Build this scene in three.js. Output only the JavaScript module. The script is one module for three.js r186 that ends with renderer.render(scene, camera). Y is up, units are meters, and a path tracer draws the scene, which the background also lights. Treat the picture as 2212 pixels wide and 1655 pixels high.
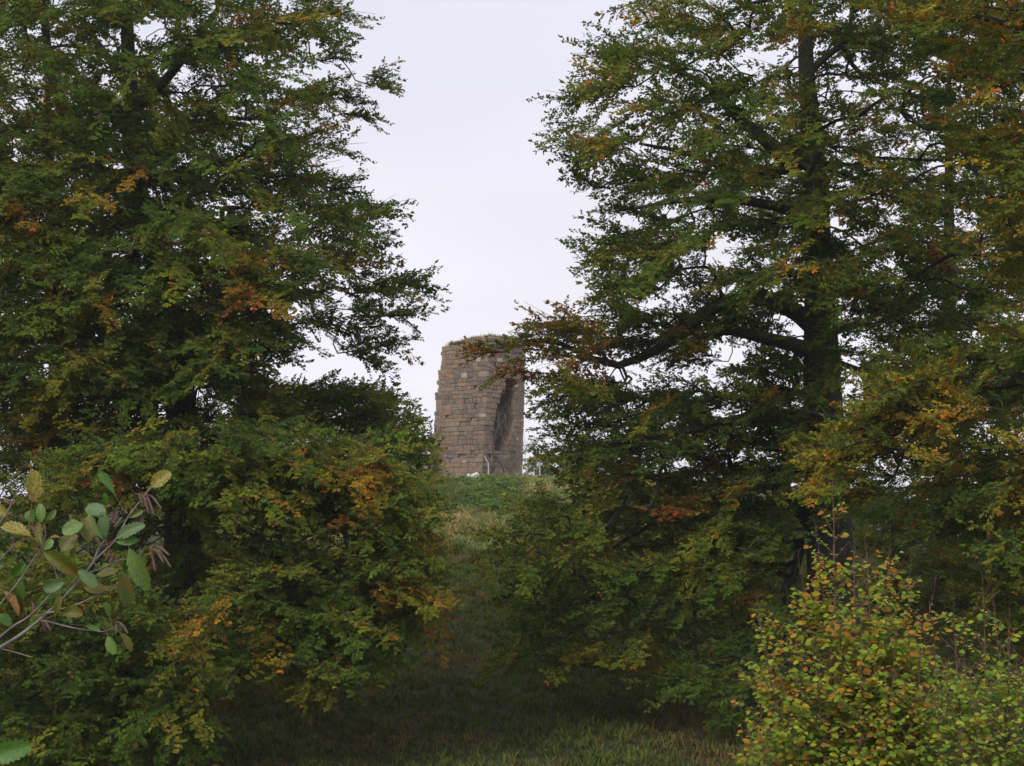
import * as THREE from 'three';
import { mergeGeometries } from 'three/addons/utils/BufferGeometryUtils.js';
import { ImprovedNoise } from 'three/addons/math/ImprovedNoise.js';

// ---------------------------------------------------------------- camera, sky, sun, exposure
const scene = new THREE.Scene();
const EYE = new THREE.Vector3(0, 8, 0), PITCH = 5 * Math.PI / 180, FOV = 30;
const camera = new THREE.PerspectiveCamera(FOV, 1024 / 766, 0.1, 3000);
camera.position.copy(EYE);
camera.rotation.x = PITCH;
scene.add(camera);

const renderer = new THREE.WebGLRenderer({ antialias: true });
renderer.toneMapping = THREE.LinearToneMapping;
renderer.toneMappingExposure = 1.08;
renderer.shadowMap.enabled = true;

function rng(seed) { let a = seed >>> 0; return () => { a = (a + 0x6D2B79F5) | 0; let t = Math.imul(a ^ (a >>> 15), 1 | a); t = (t + Math.imul(t ^ (t >>> 7), 61 | t)) ^ t; return ((t ^ (t >>> 14)) >>> 0) / 4294967296; }; }
const perlin = new ImprovedNoise();
const noise = (x, y, z = 0) => perlin.noise(x + 100.3, y + 50.7, z + 20.1);
const fbm = (x, y, z = 0) => noise(x, y, z) * 0.55 + noise(x * 2.1, y * 2.1, z * 2.1) * 0.28 + noise(x * 4.3, y * 4.3, z * 4.3) * 0.17;

{ // an even overcast: pale lavender white, a little brighter low down, with soft cloud tone
  const W = 512, H = 256, data = new Float32Array(W * H * 4);
  for (let j = 0; j < H; j++) for (let i = 0; i < W; i++) {
    const el = ((j + 0.5) / H - 0.5) * Math.PI, az = (i + 0.5) / W * Math.PI * 2;
    const c = Math.cos(el), x = c * Math.cos(az), y = Math.sin(el), z = c * Math.sin(az);
    const t = Math.min(1, Math.max(0, y / 0.38));
    const n = fbm(x * 2.2, y * 9, z * 2.2) * 0.13;
    const k = j * W * 4 + i * 4, m = 1 + n * 1.1;
    data[k] = (0.95 - 0.22 * t) * m; data[k + 1] = (0.92 - 0.19 * t) * m; data[k + 2] = (0.99 - 0.15 * t) * m; data[k + 3] = 1;
  }
  const sky = new THREE.DataTexture(data, W, H, THREE.RGBAFormat, THREE.FloatType);
  sky.mapping = THREE.EquirectangularReflectionMapping; sky.magFilter = sky.minFilter = THREE.LinearFilter; sky.needsUpdate = true;
  scene.background = sky; scene.environment = sky;
}
const sun = new THREE.DirectionalLight(new THREE.Color(1, 0.95, 0.86), 1.5);
sun.position.set(-45, 85, 25); sun.target.position.set(0, 4, -50);
sun.castShadow = true; sun.shadow.radius = 34; sun.shadow.mapSize.set(2048, 2048);
Object.assign(sun.shadow.camera, { left: -90, right: 90, top: 90, bottom: -90, near: 1, far: 300 });
scene.add(sun, sun.target);
scene.fog = new THREE.FogExp2(new THREE.Color(0.9, 0.9, 0.96), 0.00034);

// ---------------------------------------------------------------- helpers
// a picture position (2212 x 1655 view of the photograph) at a distance d in front of the camera
const FPX = 827.5 / Math.tan(FOV * Math.PI / 360);
function at(vx, vy, d) {
  const x = (vx - 1106) / FPX, y = -(vy - 827.5) / FPX;
  const yy = y * Math.cos(PITCH) + Math.sin(PITCH), zz = -Math.cos(PITCH) + y * Math.sin(PITCH);
  const k = d / -zz;
  return new THREE.Vector3(EYE.x + x * k, EYE.y + yy * k, EYE.z + zz * k);
}
const smooth = (a, b, x) => { const t = Math.min(1, Math.max(0, (x - a) / (b - a))); return t * t * (3 - 2 * t); };
const PROFILE = [[-2000, 6], [-40, 6.2], [0, 6.3], [5, 5.9], [12, 4.4], [22, 2.1], [30, 1.35], [36, 1.55], [45, 2.1], [60, 3.5], [80, 5.9], [98, 8.6], [106, 9.55], [112, 9.95], [118, 9.6], [126, 9.35], [150, 8.8], [300, 7], [2200, 4]];
function groundY(x, z) {
  const d = -z; let i = 0; while (i < PROFILE.length - 2 && d > PROFILE[i + 1][0]) i++;
  const [d0, y0] = PROFILE[i], [d1, y1] = PROFILE[i + 1], t = (d - d0) / (d1 - d0);
  const pm = PROFILE[Math.max(0, i - 1)], pn = PROFILE[Math.min(PROFILE.length - 1, i + 2)];
  const m0 = i ? (y1 - pm[1]) / (d1 - pm[0]) : 0, m1 = (pn[1] - y0) / (pn[0] - d0), L = d1 - d0;
  let y = (2 * t ** 3 - 3 * t ** 2 + 1) * y0 + (t ** 3 - 2 * t ** 2 + t) * L * m0 + (-2 * t ** 3 + 3 * t ** 2) * y1 + (t ** 3 - t ** 2) * L * m1;
  const side = Math.abs(x + 1.5), hill = smooth(14, 60, side) * smooth(60, 100, d) * (1 - smooth(180, 500, d));
  y -= hill * 3.2;
  return y + fbm(x * 0.12, z * 0.12) * 0.5 * smooth(2, 20, d + 12);
}
const taken = new Map();
function numbered(name) { const n = taken.get(name) || 0; taken.set(name, n + 1); return n ? `${name}_${String(n).padStart(3, '0')}` : name; }
function tag(o, label, category, group, kind) { o.userData.label = label; if (category) o.userData.category = category; if (group) o.userData.group = group; if (kind) o.userData.kind = kind; return o; }
function thing(name, pos, label, category, group) { const g = new THREE.Group(); g.name = numbered(name); g.position.copy(pos); scene.add(g); return tag(g, label, category, group); }
function put(name, geo, mat, parent, kind) { const m = new THREE.Mesh(geo, mat); m.name = parent === scene ? numbered(name) : name; m.castShadow = m.receiveShadow = true; if (kind) m.userData.kind = kind; parent.add(m); return m; }

class MB { // collects tubes in world metres; build() moves them to the thing's own base
  constructor() { this.p = []; this.n = []; this.u = []; this.i = []; }
  tube(pts, rad, sides = 6, closed = true) {
    const N = pts.length; if (N < 2) return this;
    let ref = null, prev = null, len = 0;
    const b0 = this.p.length / 3, T = new THREE.Vector3(), A = new THREE.Vector3(), B = new THREE.Vector3();
    for (let k = 0; k < N; k++) {
      T.subVectors(pts[Math.min(N - 1, k + 1)], pts[Math.max(0, k - 1)]).normalize();
      if (!ref) { ref = Math.abs(T.y) < 0.9 ? new THREE.Vector3(0, 1, 0) : new THREE.Vector3(1, 0, 0); }
      A.copy(ref).addScaledVector(T, -ref.dot(T)).normalize(); ref = A.clone(); B.crossVectors(T, A);
      if (prev) len += prev.distanceTo(pts[k]); prev = pts[k];
      const r = typeof rad === 'function' ? rad(k / (N - 1)) : rad[k];
      for (let s = 0; s <= sides; s++) {
        const a = s / sides * Math.PI * 2, c = Math.cos(a), q = Math.sin(a);
        const nx = A.x * c + B.x * q, ny = A.y * c + B.y * q, nz = A.z * c + B.z * q;
        this.p.push(pts[k].x + nx * r, pts[k].y + ny * r, pts[k].z + nz * r); this.n.push(nx, ny, nz); this.u.push(s / sides * Math.max(0.02, r * 6), len);
      }
    }
    const w = sides + 1;
    for (let k = 0; k < N - 1; k++) for (let s = 0; s < sides; s++) { const a = b0 + k * w + s, b = a + w; this.i.push(a, a + 1, b, a + 1, b + 1, b); }
    return this;
  }
  build(name, mat, parent, kind) {
    const g = new THREE.BufferGeometry(), o = parent.position || new THREE.Vector3(), w = new THREE.Vector3();
    if (parent !== scene) { let q = parent; w.set(0, 0, 0); while (q && q !== scene) { w.add(q.position); q = q.parent; } }
    const p = new Float32Array(this.p); for (let k = 0; k < p.length; k += 3) { p[k] -= w.x; p[k + 1] -= w.y; p[k + 2] -= w.z; }
    g.setAttribute('position', new THREE.BufferAttribute(p, 3)); g.setAttribute('normal', new THREE.Float32BufferAttribute(this.n, 3)); g.setAttribute('uv', new THREE.Float32BufferAttribute(this.u, 2)); g.setIndex(this.i);
    return put(name, g, mat, parent, kind);
  }
}
function curve(pts, n) { return new THREE.CatmullRomCurve3(pts, false, 'centripetal').getPoints(n); }
function canvasNoise(size, f, srgb = true) { // a tiling data texture; f(u, v) -> [r, g, b] in 0..1
  const d = new Uint8Array(size * size * 4);
  for (let j = 0; j < size; j++) for (let i = 0; i < size; i++) { const c = f(i / size, j / size), k = (j * size + i) * 4; d[k] = 255 * Math.min(1, Math.max(0, c[0])); d[k + 1] = 255 * Math.min(1, Math.max(0, c[1])); d[k + 2] = 255 * Math.min(1, Math.max(0, c[2])); d[k + 3] = 255; }
  const t = new THREE.DataTexture(d, size, size, THREE.RGBAFormat); t.wrapS = t.wrapT = THREE.RepeatWrapping; t.magFilter = THREE.LinearFilter; t.minFilter = THREE.LinearMipmapLinearFilter; t.generateMipmaps = true;
  if (srgb) t.colorSpace = THREE.SRGBColorSpace; t.needsUpdate = true; return t;
}
const ring = (u, v, f, s = 0) => { const a = u * Math.PI * 2, b = v * Math.PI * 2; return fbm(Math.cos(a) * f + s, Math.sin(a) * f + Math.cos(b) * f, Math.sin(b) * f + s); };

// ---------------------------------------------------------------- materials
const C = (r, g, b) => new THREE.Color().setRGB(r, g, b);
const barkMap = canvasNoise(256, (u, v) => { const n = ring(u, v, 2.2) + 0.5 * ring(u, v, 6, 7), m = ring(u, v, 1.1, 30); const g = Math.max(0, m) * 0.5; return [0.27 + n * 0.18 - g * 0.1, 0.265 + n * 0.17 + g * 0.05, 0.215 + n * 0.15 - g * 0.1]; });
const barkBump = canvasNoise(256, (u, v) => { const n = 0.5 + 0.6 * ring(u, v, 5, 3); return [n, n, n]; }, false);
const bark = new THREE.MeshStandardMaterial({ map: barkMap, bumpMap: barkBump, bumpScale: 0.03, roughness: 0.95, color: C(0.62, 0.64, 0.52) });
const twigMat = new THREE.MeshStandardMaterial({ color: new THREE.Color().setRGB(0.075, 0.065, 0.05), roughness: 0.9 });
const greyTwig = new THREE.MeshStandardMaterial({ color: new THREE.Color().setRGB(0.13, 0.115, 0.09), roughness: 0.9 });
const redTwig = new THREE.MeshStandardMaterial({ color: new THREE.Color().setRGB(0.17, 0.09, 0.065), roughness: 0.85 });
const leafMat = new THREE.MeshPhysicalMaterial({ color: 0xffffff, vertexColors: true, roughness: 1, transmission: 0.42, thickness: 0, specularIntensity: 0.25, side: THREE.DoubleSide });
const grassMat = new THREE.MeshPhysicalMaterial({ color: 0xffffff, vertexColors: true, roughness: 1, transmission: 0.25, thickness: 0, specularIntensity: 0.2, side: THREE.DoubleSide });

// ---------------------------------------------------------------- ground
{
  const xs = [], zs = [];
  for (let k = 0; k <= 90; k++) { const t = k / 90 * 2 - 1; xs.push(Math.sign(t) * (Math.abs(t) * 40 + Math.abs(t) ** 5 * 1900)); }
  for (const v of [-1800, -600, -200, -80, -40, -20]) zs.push(-v);
  for (let d = -10; d <= 140; d += 1.25) zs.push(-d);
  for (const d of [150, 165, 185, 210, 250, 300, 380, 500, 800, 1300, 2000]) zs.push(-d);
  const p = [], u = [], idx = [];
  for (const z of zs) for (const x of xs) { p.push(x, groundY(x, z), z); u.push(x / 9, z / 9); }
  const w = xs.length;
  for (let j = 0; j < zs.length - 1; j++) for (let i = 0; i < w - 1; i++) { const a = j * w + i, b = a + w; idx.push(a, a + 1, b, a + 1, b + 1, b); }
  const g = new THREE.BufferGeometry(); g.setAttribute('position', new THREE.Float32BufferAttribute(p, 3)); g.setAttribute('uv', new THREE.Float32BufferAttribute(u, 2)); g.setIndex(idx); g.computeVertexNormals();
  const map = canvasNoise(1024, (a, b) => { const n = ring(a, b, 2, 1), f = ring(a, b, 9, 5) + 0.5 * noise(a * 90, b * 90), k = smooth(-0.15, 0.2, n); return [0.25 - 0.06 * k + f * 0.16, 0.235 + 0.03 * k + f * 0.15, 0.11 - 0.02 * k + f * 0.1]; });
  const bump = canvasNoise(512, (a, b) => { const n = 0.5 + 0.5 * ring(a, b, 12, 9); return [n, n, n]; }, false);
  const m = put('ground', g, new THREE.MeshStandardMaterial({ map, bumpMap: bump, bumpScale: 0.05, roughness: 1 }), scene, 'structure');
  tag(m, 'rough grassy ground dipping under the trees and rising to the ruin');
}

// ---------------------------------------------------------------- leaves
const M4 = new THREE.Matrix4(), X = new THREE.Vector3(), Y = new THREE.Vector3(), Z = new THREE.Vector3();
function leafGeo(L, W, fold, R, simple = true) { // one leaf along +x, face up +y
  const st = simple ? [[0.3, 0.9], [0.68, 0.8]] : [[0.14, 0.62], [0.36, 1], [0.6, 0.94], [0.82, 0.56]];
  const p = [], idx = [], n = st.length; p.push(0, 0, 0);
  for (const [t, w] of st) { const dip = -0.35 * t * t * L * 0.4; p.push(t * L, dip, 0, t * L, dip + fold * W * w, W / 2 * w, t * L, dip + fold * W * w, -W / 2 * w); }
  p.push(L, -0.14 * L, 0); const tip = 1 + 3 * n;
  idx.push(0, 2, 1, 0, 1, 3);
  for (let k = 0; k < n - 1; k++) { const a = 1 + 3 * k, b = a + 3; idx.push(a, a + 1, b + 1, a, b + 1, b, a, b, b + 2, a, b + 2, a + 2); }
  const a = 1 + 3 * (n - 1); idx.push(a, a + 1, tip, a, tip, a + 2);
  const g = new THREE.BufferGeometry(); g.setAttribute('position', new THREE.Float32BufferAttribute(p, 3)); g.setIndex(idx); g.computeVertexNormals();
  return g;
}
function tint(g, c) { const n = g.attributes.position.count, a = new Float32Array(n * 3); for (let k = 0; k < n; k++) a.set(c, k * 3); g.setAttribute('color', new THREE.BufferAttribute(a, 3)); return g; }
function branchletGeo(seed, L) { // a leafy twig of length L along +x, face up +y: short side shoots with a few leaves each
  const R = rng(seed), gs = [], bend = (R() - 0.6) * 0.3, wob = (R() - 0.5) * 0.35, P = u => new THREE.Vector3(u * L, bend * u * u * L, wob * u * u * L), d = new THREE.Vector3(), up = new THREE.Vector3();
  const n = Math.floor(L / 0.11);
  for (let k = 0; k < n; k++) for (const sg of [-1, 1]) {
    if (R() < 0.16) continue;
    const u = Math.min(1, (k + 0.5 + R() * 0.5) / n), o = P(u), len = (0.12 + R() * R() * 0.55) * (1.1 - 0.5 * u), ang = sg * (k === n - 1 ? 0.3 : 0.5 + R() * 0.8);
    d.set(Math.cos(ang), (R() - 0.45) * 1.2, Math.sin(ang)).normalize();
    const warm = R(), v0 = 0.75 + R() * 0.5, tr = warm > 0.96 ? 2 : warm > 0.78 ? 1.35 : 1, tg = warm > 0.96 ? 0.8 : warm > 0.78 ? 1.1 : 1;
    const m = 4 + Math.floor(len * 16);
    for (let j = 0; j < m; j++) {
      const l = 0.070 + R() * 0.050, g = leafGeo(l, l * 0.68, 0.1 + R() * 0.12, R), s = j % 2 ? 1 : -1, q = (j + 0.6) / m;
      up.set((R() - 0.5) * 1.4 + 0.55, 1, (R() - 0.5) * 1.4);
      const ld = d.clone().applyAxisAngle(new THREE.Vector3(0, 1, 0), j === m - 1 ? 0 : s * (0.5 + R() * 0.8)); ld.y += (R() - 0.5) * 0.7;
      const p = o.clone().addScaledVector(d, q * len); p.y += (R() - 0.5) * 0.06;
      g.applyMatrix4(basis(p, ld, up, 1)); const v = v0 * (0.8 + R() * 0.4); tint(g, [v * tr, v * tg, v * 0.9]); gs.push(g);
    }
  }
  return mergeGeometries(gs);
}
function basis(pos, dir, up, s) { X.copy(dir).normalize(); Z.crossVectors(X, up).normalize(); Y.crossVectors(Z, X); M4.makeBasis(X, Y, Z).scale(new THREE.Vector3(s, s, s)).setPosition(pos); return M4.clone(); }
const BL = [0.9, 1.3, 1.8, 2.4], BRANCHLETS = BL.map((L, i) => [1, 2, 3, 4].map(k => branchletGeo(k * 17 + i * 101, L)));
const HERB = [branchletGeo(900, 0.45)];
function foliage(name, geos, mat, parent, list) { // list of [matrix, colour]; variants share the load
  const root = parent.position;
  geos.forEach((g, v) => {
    const mine = list.filter((_, k) => k % geos.length === v); if (!mine.length) return;
    const im = new THREE.InstancedMesh(g, mat, mine.length); im.name = name; im.userData.kind = 'stuff'; im.castShadow = im.receiveShadow = true;
    const off = new THREE.Matrix4().makeTranslation(-root.x, -root.y, -root.z);
    mine.forEach(([m, c], k) => { im.setMatrixAt(k, m.premultiply(off)); im.setColorAt(k, c); });
    parent.add(im);
  });
}
// autumn beech: green with olive, yellow, orange and rust boughs
const PAL = { deep: [0.074, 0.142, 0.016], green: [0.13, 0.20, 0.017], olive: [0.24, 0.24, 0.02], yellow: [0.38, 0.30, 0.02], orange: [0.35, 0.17, 0.025], rust: [0.28, 0.10, 0.04] };
function leafColour(pos, warm, R, out, gold) {
  const f = fbm(pos.x * 0.28, pos.y * 0.5, pos.z * 0.28) + warm, s = R();
  let a = PAL.green, b = PAL.deep, t = R();
  const h = f + (s - 0.5) * 0.46;
  if (h > 0.58) { a = PAL.orange; b = PAL.rust; } else if (h > 0.43) { a = PAL.yellow; b = PAL.orange; t *= 0.8; } else if (h > 0.04) { a = PAL.olive; b = PAL.green; } else if (s > 0.985) { a = PAL.orange; b = PAL.yellow; }
  if (gold && h > 0.38) { a = PAL.yellow; b = h > 0.6 ? PAL.orange : PAL.olive; t *= 0.8; }
  const v = 0.85 + R() * 0.3;
  return out.setRGB((a[0] + (b[0] - a[0]) * t) * v, (a[1] + (b[1] - a[1]) * t) * v, (a[2] + (b[2] - a[2]) * t) * v);
}
function inside(poly, x, y) { let c = false; for (let i = 0, j = poly.length - 1; i < poly.length; j = i++) { const [a, b] = poly[i], [e, f] = poly[j]; if ((b > y) !== (f > y) && x < (e - a) * (y - b) / (f - b) + a) c = !c; } return c; }

// ---------------------------------------------------------------- a beech: trunk, limbs, layered boughs of leaf sprays
function beech(spec) {
  const R = rng(spec.seed), base = at(spec.trunk[0][0], 1200, spec.d); base.y = groundY(base.x, base.z) - 0.05;
  const t = thing(spec.name || 'beech_tree', base, spec.label, 'tree', spec.group);
  const toW = q => at(q[0], q[1], spec.d + (q[3] || 0));
  // trunk
  const tp = [base.clone(), ...spec.trunk.slice(1).map(toW)], tr = spec.trunk.map(q => q[2]);
  const tc = curve(tp, 40), radAt = s => { const f = s * (tr.length - 1), i = Math.min(tr.length - 2, Math.floor(f)); return tr[i] + (tr[i + 1] - tr[i]) * (f - i); };
  const tm = new MB(); tm.tube([base.clone().add(new THREE.Vector3(0, -0.4, 0)), ...tc], [tr[0] * 1.7, ...tc.map((_, k) => radAt(k / 40) * (1 + 0.55 * Math.exp(-k / 1.6)))], 14).build('trunk', bark, t);
  // skeleton nodes: position, parent, radius floor
  const nodes = [];
  const axis = (h) => { let best = tc[0]; for (const q of tc) if (Math.abs(q.y - h) < Math.abs(best.y - h)) best = q; return best; };
  tc.forEach((q, k) => { if (k > (spec.clear || 8)) nodes.push({ p: q, parent: null, load: 0, r: radAt(k / 40), trunk: true }); });
  for (const l of spec.limbs || []) {
    const c = curve(l.map(toW), 14), r0 = l[0][2], r1 = l[l.length - 1][2] || 0.05;
    new MB().tube(c, s => r0 + (r1 - r0) * s, 9).build('limb', bark, t);
    c.forEach((q, k) => { if (k > 3) nodes.push({ p: q, parent: null, load: 0, r: r0 + (r1 - r0) * k / 14, trunk: true }); });
  }
  // pads: where the boughs carry their leaves
  const pads = [];
  for (const q of spec.tips || []) { const [vx, vy, dd = 0, L = 1.7, w = 0, fan = 0.75, thin] = q; pads.push({ p: at(vx, vy, spec.d + dd), L, tip: true, warm: w, fan, thin }); }
  for (const rg of spec.regions) {
    let x0 = 1e9, x1 = -1e9, y0 = 1e9, y1 = -1e9; for (const [a, b] of rg.poly) { x0 = Math.min(x0, a); x1 = Math.max(x1, a); y0 = Math.min(y0, b); y1 = Math.max(y1, b); }
    const mine = [];
    for (let k = 0; k < rg.n * (spec.dense || 1.15); k++) {
      let best = null, bd = -1;
      for (let c = 0; c < 9; c++) {
        let vx, vy, tries = 0; do { vx = x0 + R() * (x1 - x0); vy = y0 + R() * (y1 - y0); } while ((!inside(rg.poly, vx, vy) || (spec.holes || []).some(h => ((vx - h[0]) / h[2]) ** 2 + ((vy - h[1]) / h[3]) ** 2 < 1)) && ++tries < 60);
        const p = at(vx, vy, spec.d + rg.dd[0] + R() * (rg.dd[1] - rg.dd[0]));
        if (p.y < groundY(p.x, p.z) + 0.5) continue;
        if (c < 6 && !rg.thin && noise(p.x * 0.3, p.y * 0.42, p.z * 0.3) < -0.08) continue;
        let m = 1e9; for (const o of mine) { const e = (p.x - o.p.x) ** 2 + 1.7 * (p.y - o.p.y) ** 2 + (p.z - o.p.z) ** 2; if (e < m) m = e; }
        if (m > bd) { bd = m; best = p; }
      }
      if (best) mine.push({ p: best, L: (rg.L || 2.2) * (0.75 + R() * 0.5), warm: rg.warm || 0, fan: 1.0, thin: rg.thin });
    }
    pads.push(...mine);
  }
  // connect each pad to the nearest wood that lies further in
  for (const p of pads) {
    const a = axis(p.p.y - 0.5); p.out = new THREE.Vector3(p.p.x - a.x, 0, p.p.z - a.z); p.rad = p.out.length(); if (p.rad < 0.2) p.out.set(R() - 0.5, 0, R() - 0.5);
    p.out.normalize();
    if (p.dir) p.out.copy(p.dir);
    const yaw = (R() - 0.5) * 0.8; p.out.applyAxisAngle(new THREE.Vector3(0, 1, 0), yaw); p.slope = (R() - 0.42) * 0.4 - 0.03 * Math.min(3, p.rad * 0.3);
    if (!p.tip) p.slope -= 0.4 * Math.max(0, p.out.z); p.axisDir = p.out.clone(); p.axisDir.y = p.slope; p.axisDir.normalize();
    p.base = p.p.clone().addScaledVector(p.axisDir, p.tip ? -p.L : -p.L * 0.55);
    const gy = groundY(p.base.x, p.base.z) + 0.35; if (p.base.y < gy) p.base.y = gy;
  }
  pads.sort((a, b) => a.rad - b.rad);
  const tw = new MB(), lists = BL.map(() => []), D = new THREE.Vector3(), U = new THREE.Vector3(), col = new THREE.Color();
  for (const p of pads) {
    let best = null, bd = 1e9;
    for (const n of nodes) { const dx = n.p.x - p.base.x, dy = n.p.y - p.base.y, dz = n.p.z - p.base.z; const e = dx * dx + dz * dz + dy * dy * (dy > 0 ? 1.3 : 1.9) + (n.trunk ? 0 : 0.6); if (e < bd) { bd = e; best = n; } }
    let last = best; const len = Math.sqrt(bd), S = Math.max(2, Math.min(9, Math.round(len / 0.6)));
    const mid = best.p.clone().lerp(p.base, 0.5); mid.y += len * (0.06 + R() * 0.1); mid.x += (R() - 0.5) * len * 0.16; mid.z += (R() - 0.5) * len * 0.16;
    const c = curve([best.p, mid, p.base, p.p.clone().lerp(p.base, 0.35)], S + 2);
    for (let k = 1; k < c.length; k++) { const n = { p: c[k], parent: last, load: 0, r: 0 }; nodes.push(n); last = n; }
    for (let n = last; n && !n.trunk; n = n.parent) n.load += p.L;
    // twigs fanning out from the bough's end, leaf sprays along them
    const nt = 6, side = new THREE.Vector3(-p.axisDir.z, 0, p.axisDir.x).normalize(), w0 = (spec.warm || 0) + p.warm + (R() - 0.5) * 0.16;
    for (let q = 0; q < nt; q++) {
      const f = (q + 0.5) / nt * 2 - 1 + (R() - 0.5) * 0.25, s0 = R() * 0.5, start = p.base.clone().addScaledVector(p.axisDir, s0 * p.L);
      D.copy(p.axisDir).addScaledVector(side, f * p.fan * 1.2).normalize(); D.y += (R() - 0.48) * 1.1; D.normalize();
      const L = p.L * (1 - s0 * 0.8) * (1.05 - 0.35 * Math.abs(f)) * (0.8 + R() * 0.35);
      tw.tube([start, start.clone().addScaledVector(D, L * 0.5).add(new THREE.Vector3(0, L * 0.02, 0)), start.clone().addScaledVector(D, L)], u => 0.011 * (1 - u * 0.7), 4);
      if (R() < (p.thin ?? spec.bare ?? 0.05)) continue;
      let bi = 0; const want = L / (spec.leaf || 1); BL.forEach((l, i) => { if (Math.abs(Math.log(l / want)) < Math.abs(Math.log(BL[bi] / want))) bi = i; });
      U.set((R() - 0.5) * 1.5 + p.out.x * 0.3, 1, (R() - 0.5) * 1.5 + p.out.z * 0.3);
      lists[bi].push([basis(start, D, U, L / BL[bi]), leafColour(start.clone().addScaledVector(D, L * 0.6), w0, R, col, spec.gold).clone()]);
    }
  }
  // boughs as tubes, thickness from the load they carry
  const bm = new MB(), rad = n => n.trunk ? Math.min(n.r, 0.2) : Math.max(0.012, 0.0125 * Math.sqrt(n.load));
  for (const n of nodes) if (n.parent) { const a = n.parent.trunk ? Math.min(n.parent.r, rad(n) * 1.25) : rad(n.parent); bm.tube([n.parent.p, n.p], [a, rad(n)], n.load > 12 ? 7 : 5); }
  bm.build('boughs', bark, t, 'stuff'); tw.build('twigs', twigMat, t, 'stuff');
  lists.forEach((l, i) => foliage('crown', BRANCHLETS[i], leafMat, t, l));
  console.log(t.name, 'pads', pads.length);
  return t;
}
beech({ // big forked beech on the left
  seed: 11, d: 44, label: 'tall forked green beech left of the ruin, boughs reaching toward the tower', clear: 12, warm: 0.02,
  trunk: [[405, 1500, 0.75], [398, 1200, 0.62], [392, 950, 0.5], [385, 780, 0.42], [350, 600, 0.38], [300, 430, 0.34], [285, 250, 0.28], [275, 60, 0.2], [280, -160, 0.12]],
  limbs: [
    [[388, 830, 0.3], [440, 740, 0.2], [520, 640, 0.15], [650, 560, 0.07]],
    [[320, 480, 0.24], [240, 400, 0.22, 1], [170, 310, 0.2, 1.5], [120, 200, 0.17, 2], [90, 0, 0.12, 2]],
    [[286, 240, 0.2], [350, 180, 0.17], [400, 120, 0.12], [470, 20, 0.08]],
    [[300, 400, 0.2], [400, 370, 0.14, 1], [560, 330, 0.08, 1], [700, 280, 0.04]],
    [[286, 200, 0.16], [215, 100, 0.13, 1], [160, 20, 0.08, 1]],
    [[390, 900, 0.24], [470, 960, 0.18, -3], [600, 1010, 0.12, -6], [740, 1050, 0.06, -7]],
    [[396, 1000, 0.24], [330, 1060, 0.18, -3], [230, 1180, 0.12, -7], [130, 1300, 0.06, -9]],
    [[396, 1050, 0.22], [500, 1120, 0.16, -3], [650, 1250, 0.1, -6], [760, 1380, 0.05, -7]],
  ],
  tips: [[20, 885, -6, 2], [60, 930, -6, 2], [0, 960, -6, 2], [120, 900, -5, 2], [170, 940, -6, 2], [-20, 900, -3, 2.2], [805, 15, 0, 2], [755, 92, 0, 1.8], [690, 60, 1, 2], [868, 150, 0, 1.3], [862, 180, 1, 1.3], [835, 250, 0, 1.5], [800, 205, -1, 1.4], [740, 200, 0, 1.3], [780, 330, 1, 1.5], [820, 400, 0, 1.6], [884, 455, 0, 1.9], [830, 490, -1, 2], [860, 545, 0, 1.9], [968, 608, 0, 2.1], [925, 640, -1, 2], [944, 682, 0, 1.9], [885, 738, 0, 1.7], [860, 785, -1, 1.6], [820, 755, 1, 1.5], [870, 700, 1, 2], [850, 600, 1, 2], [760, 120, 1, 1.3]],
  holes: [[375, 160, 45, 45], [230, 175, 35, 40], [375, 790, 45, 60], [800, 800, 70, 50], [660, 130, 60, 28], [740, 790, 40, 40]],
  regions: [
    { poly: [[-80, -120], [720, -120], [700, 60], [600, 100], [610, 160], [700, 190], [690, 290], [680, 350], [740, 410], [770, 470], [770, 540], [820, 610], [840, 670], [770, 720], [680, 700], [600, 760], [560, 860], [300, 900], [-80, 900]], dd: [-5, 5], n: 250, L: 2.3 },
    { poly: [[-80, -100], [600, -100], [560, 150], [640, 420], [600, 700], [480, 880], [-80, 880]], dd: [-7, -3.5], n: 70, L: 2.3 },
    { poly: [[280, 680], [600, 660], [600, 960], [280, 960]], dd: [-7, -3], n: 22, L: 2.1 },
    { poly: [[-80, 800], [300, 820], [300, 1010], [-80, 1010]], dd: [-5, 3], n: 30, L: 2.2 },
    { poly: [[-80, 300], [120, 380], [240, 500], [400, 470], [560, 540], [700, 560], [640, 660], [480, 700], [560, 740], [500, 830], [330, 770], [240, 830], [-80, 850]], dd: [-8, -5], n: 60, L: 2.3, warm: 0.05 },
    { poly: [[180, 960], [420, 960], [600, 935], [720, 960], [820, 990], [880, 1060], [900, 1140], [890, 1210], [840, 1180], [740, 1130], [600, 1100], [420, 1080], [250, 1060], [120, 1040]], dd: [-10, -5], n: 85, L: 2.0, warm: 0.02 },
    { poly: [[560, 860], [800, 830], [860, 900], [900, 980], [700, 930], [560, 930]], dd: [-3, 4], n: 34, L: 1.9, warm: -0.05 },
    { poly: [[500, 1190], [700, 1220], [900, 1200], [960, 1250], [900, 1330], [830, 1350], [780, 1420], [720, 1490], [620, 1440], [560, 1340], [480, 1280]], dd: [-10, -6], n: 60, L: 1.9 },
    { poly: [[-80, 1250], [200, 1230], [360, 1290], [450, 1400], [420, 1560], [300, 1640], [-80, 1700]], dd: [-13, -8], n: 70, L: 2.0 },
    { poly: [[-80, 900], [500, 950], [700, 1200], [600, 1450], [400, 1500], [-80, 1500]], dd: [-6, 2], n: 70, L: 2.2, warm: -0.1 },
  ],
});
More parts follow.
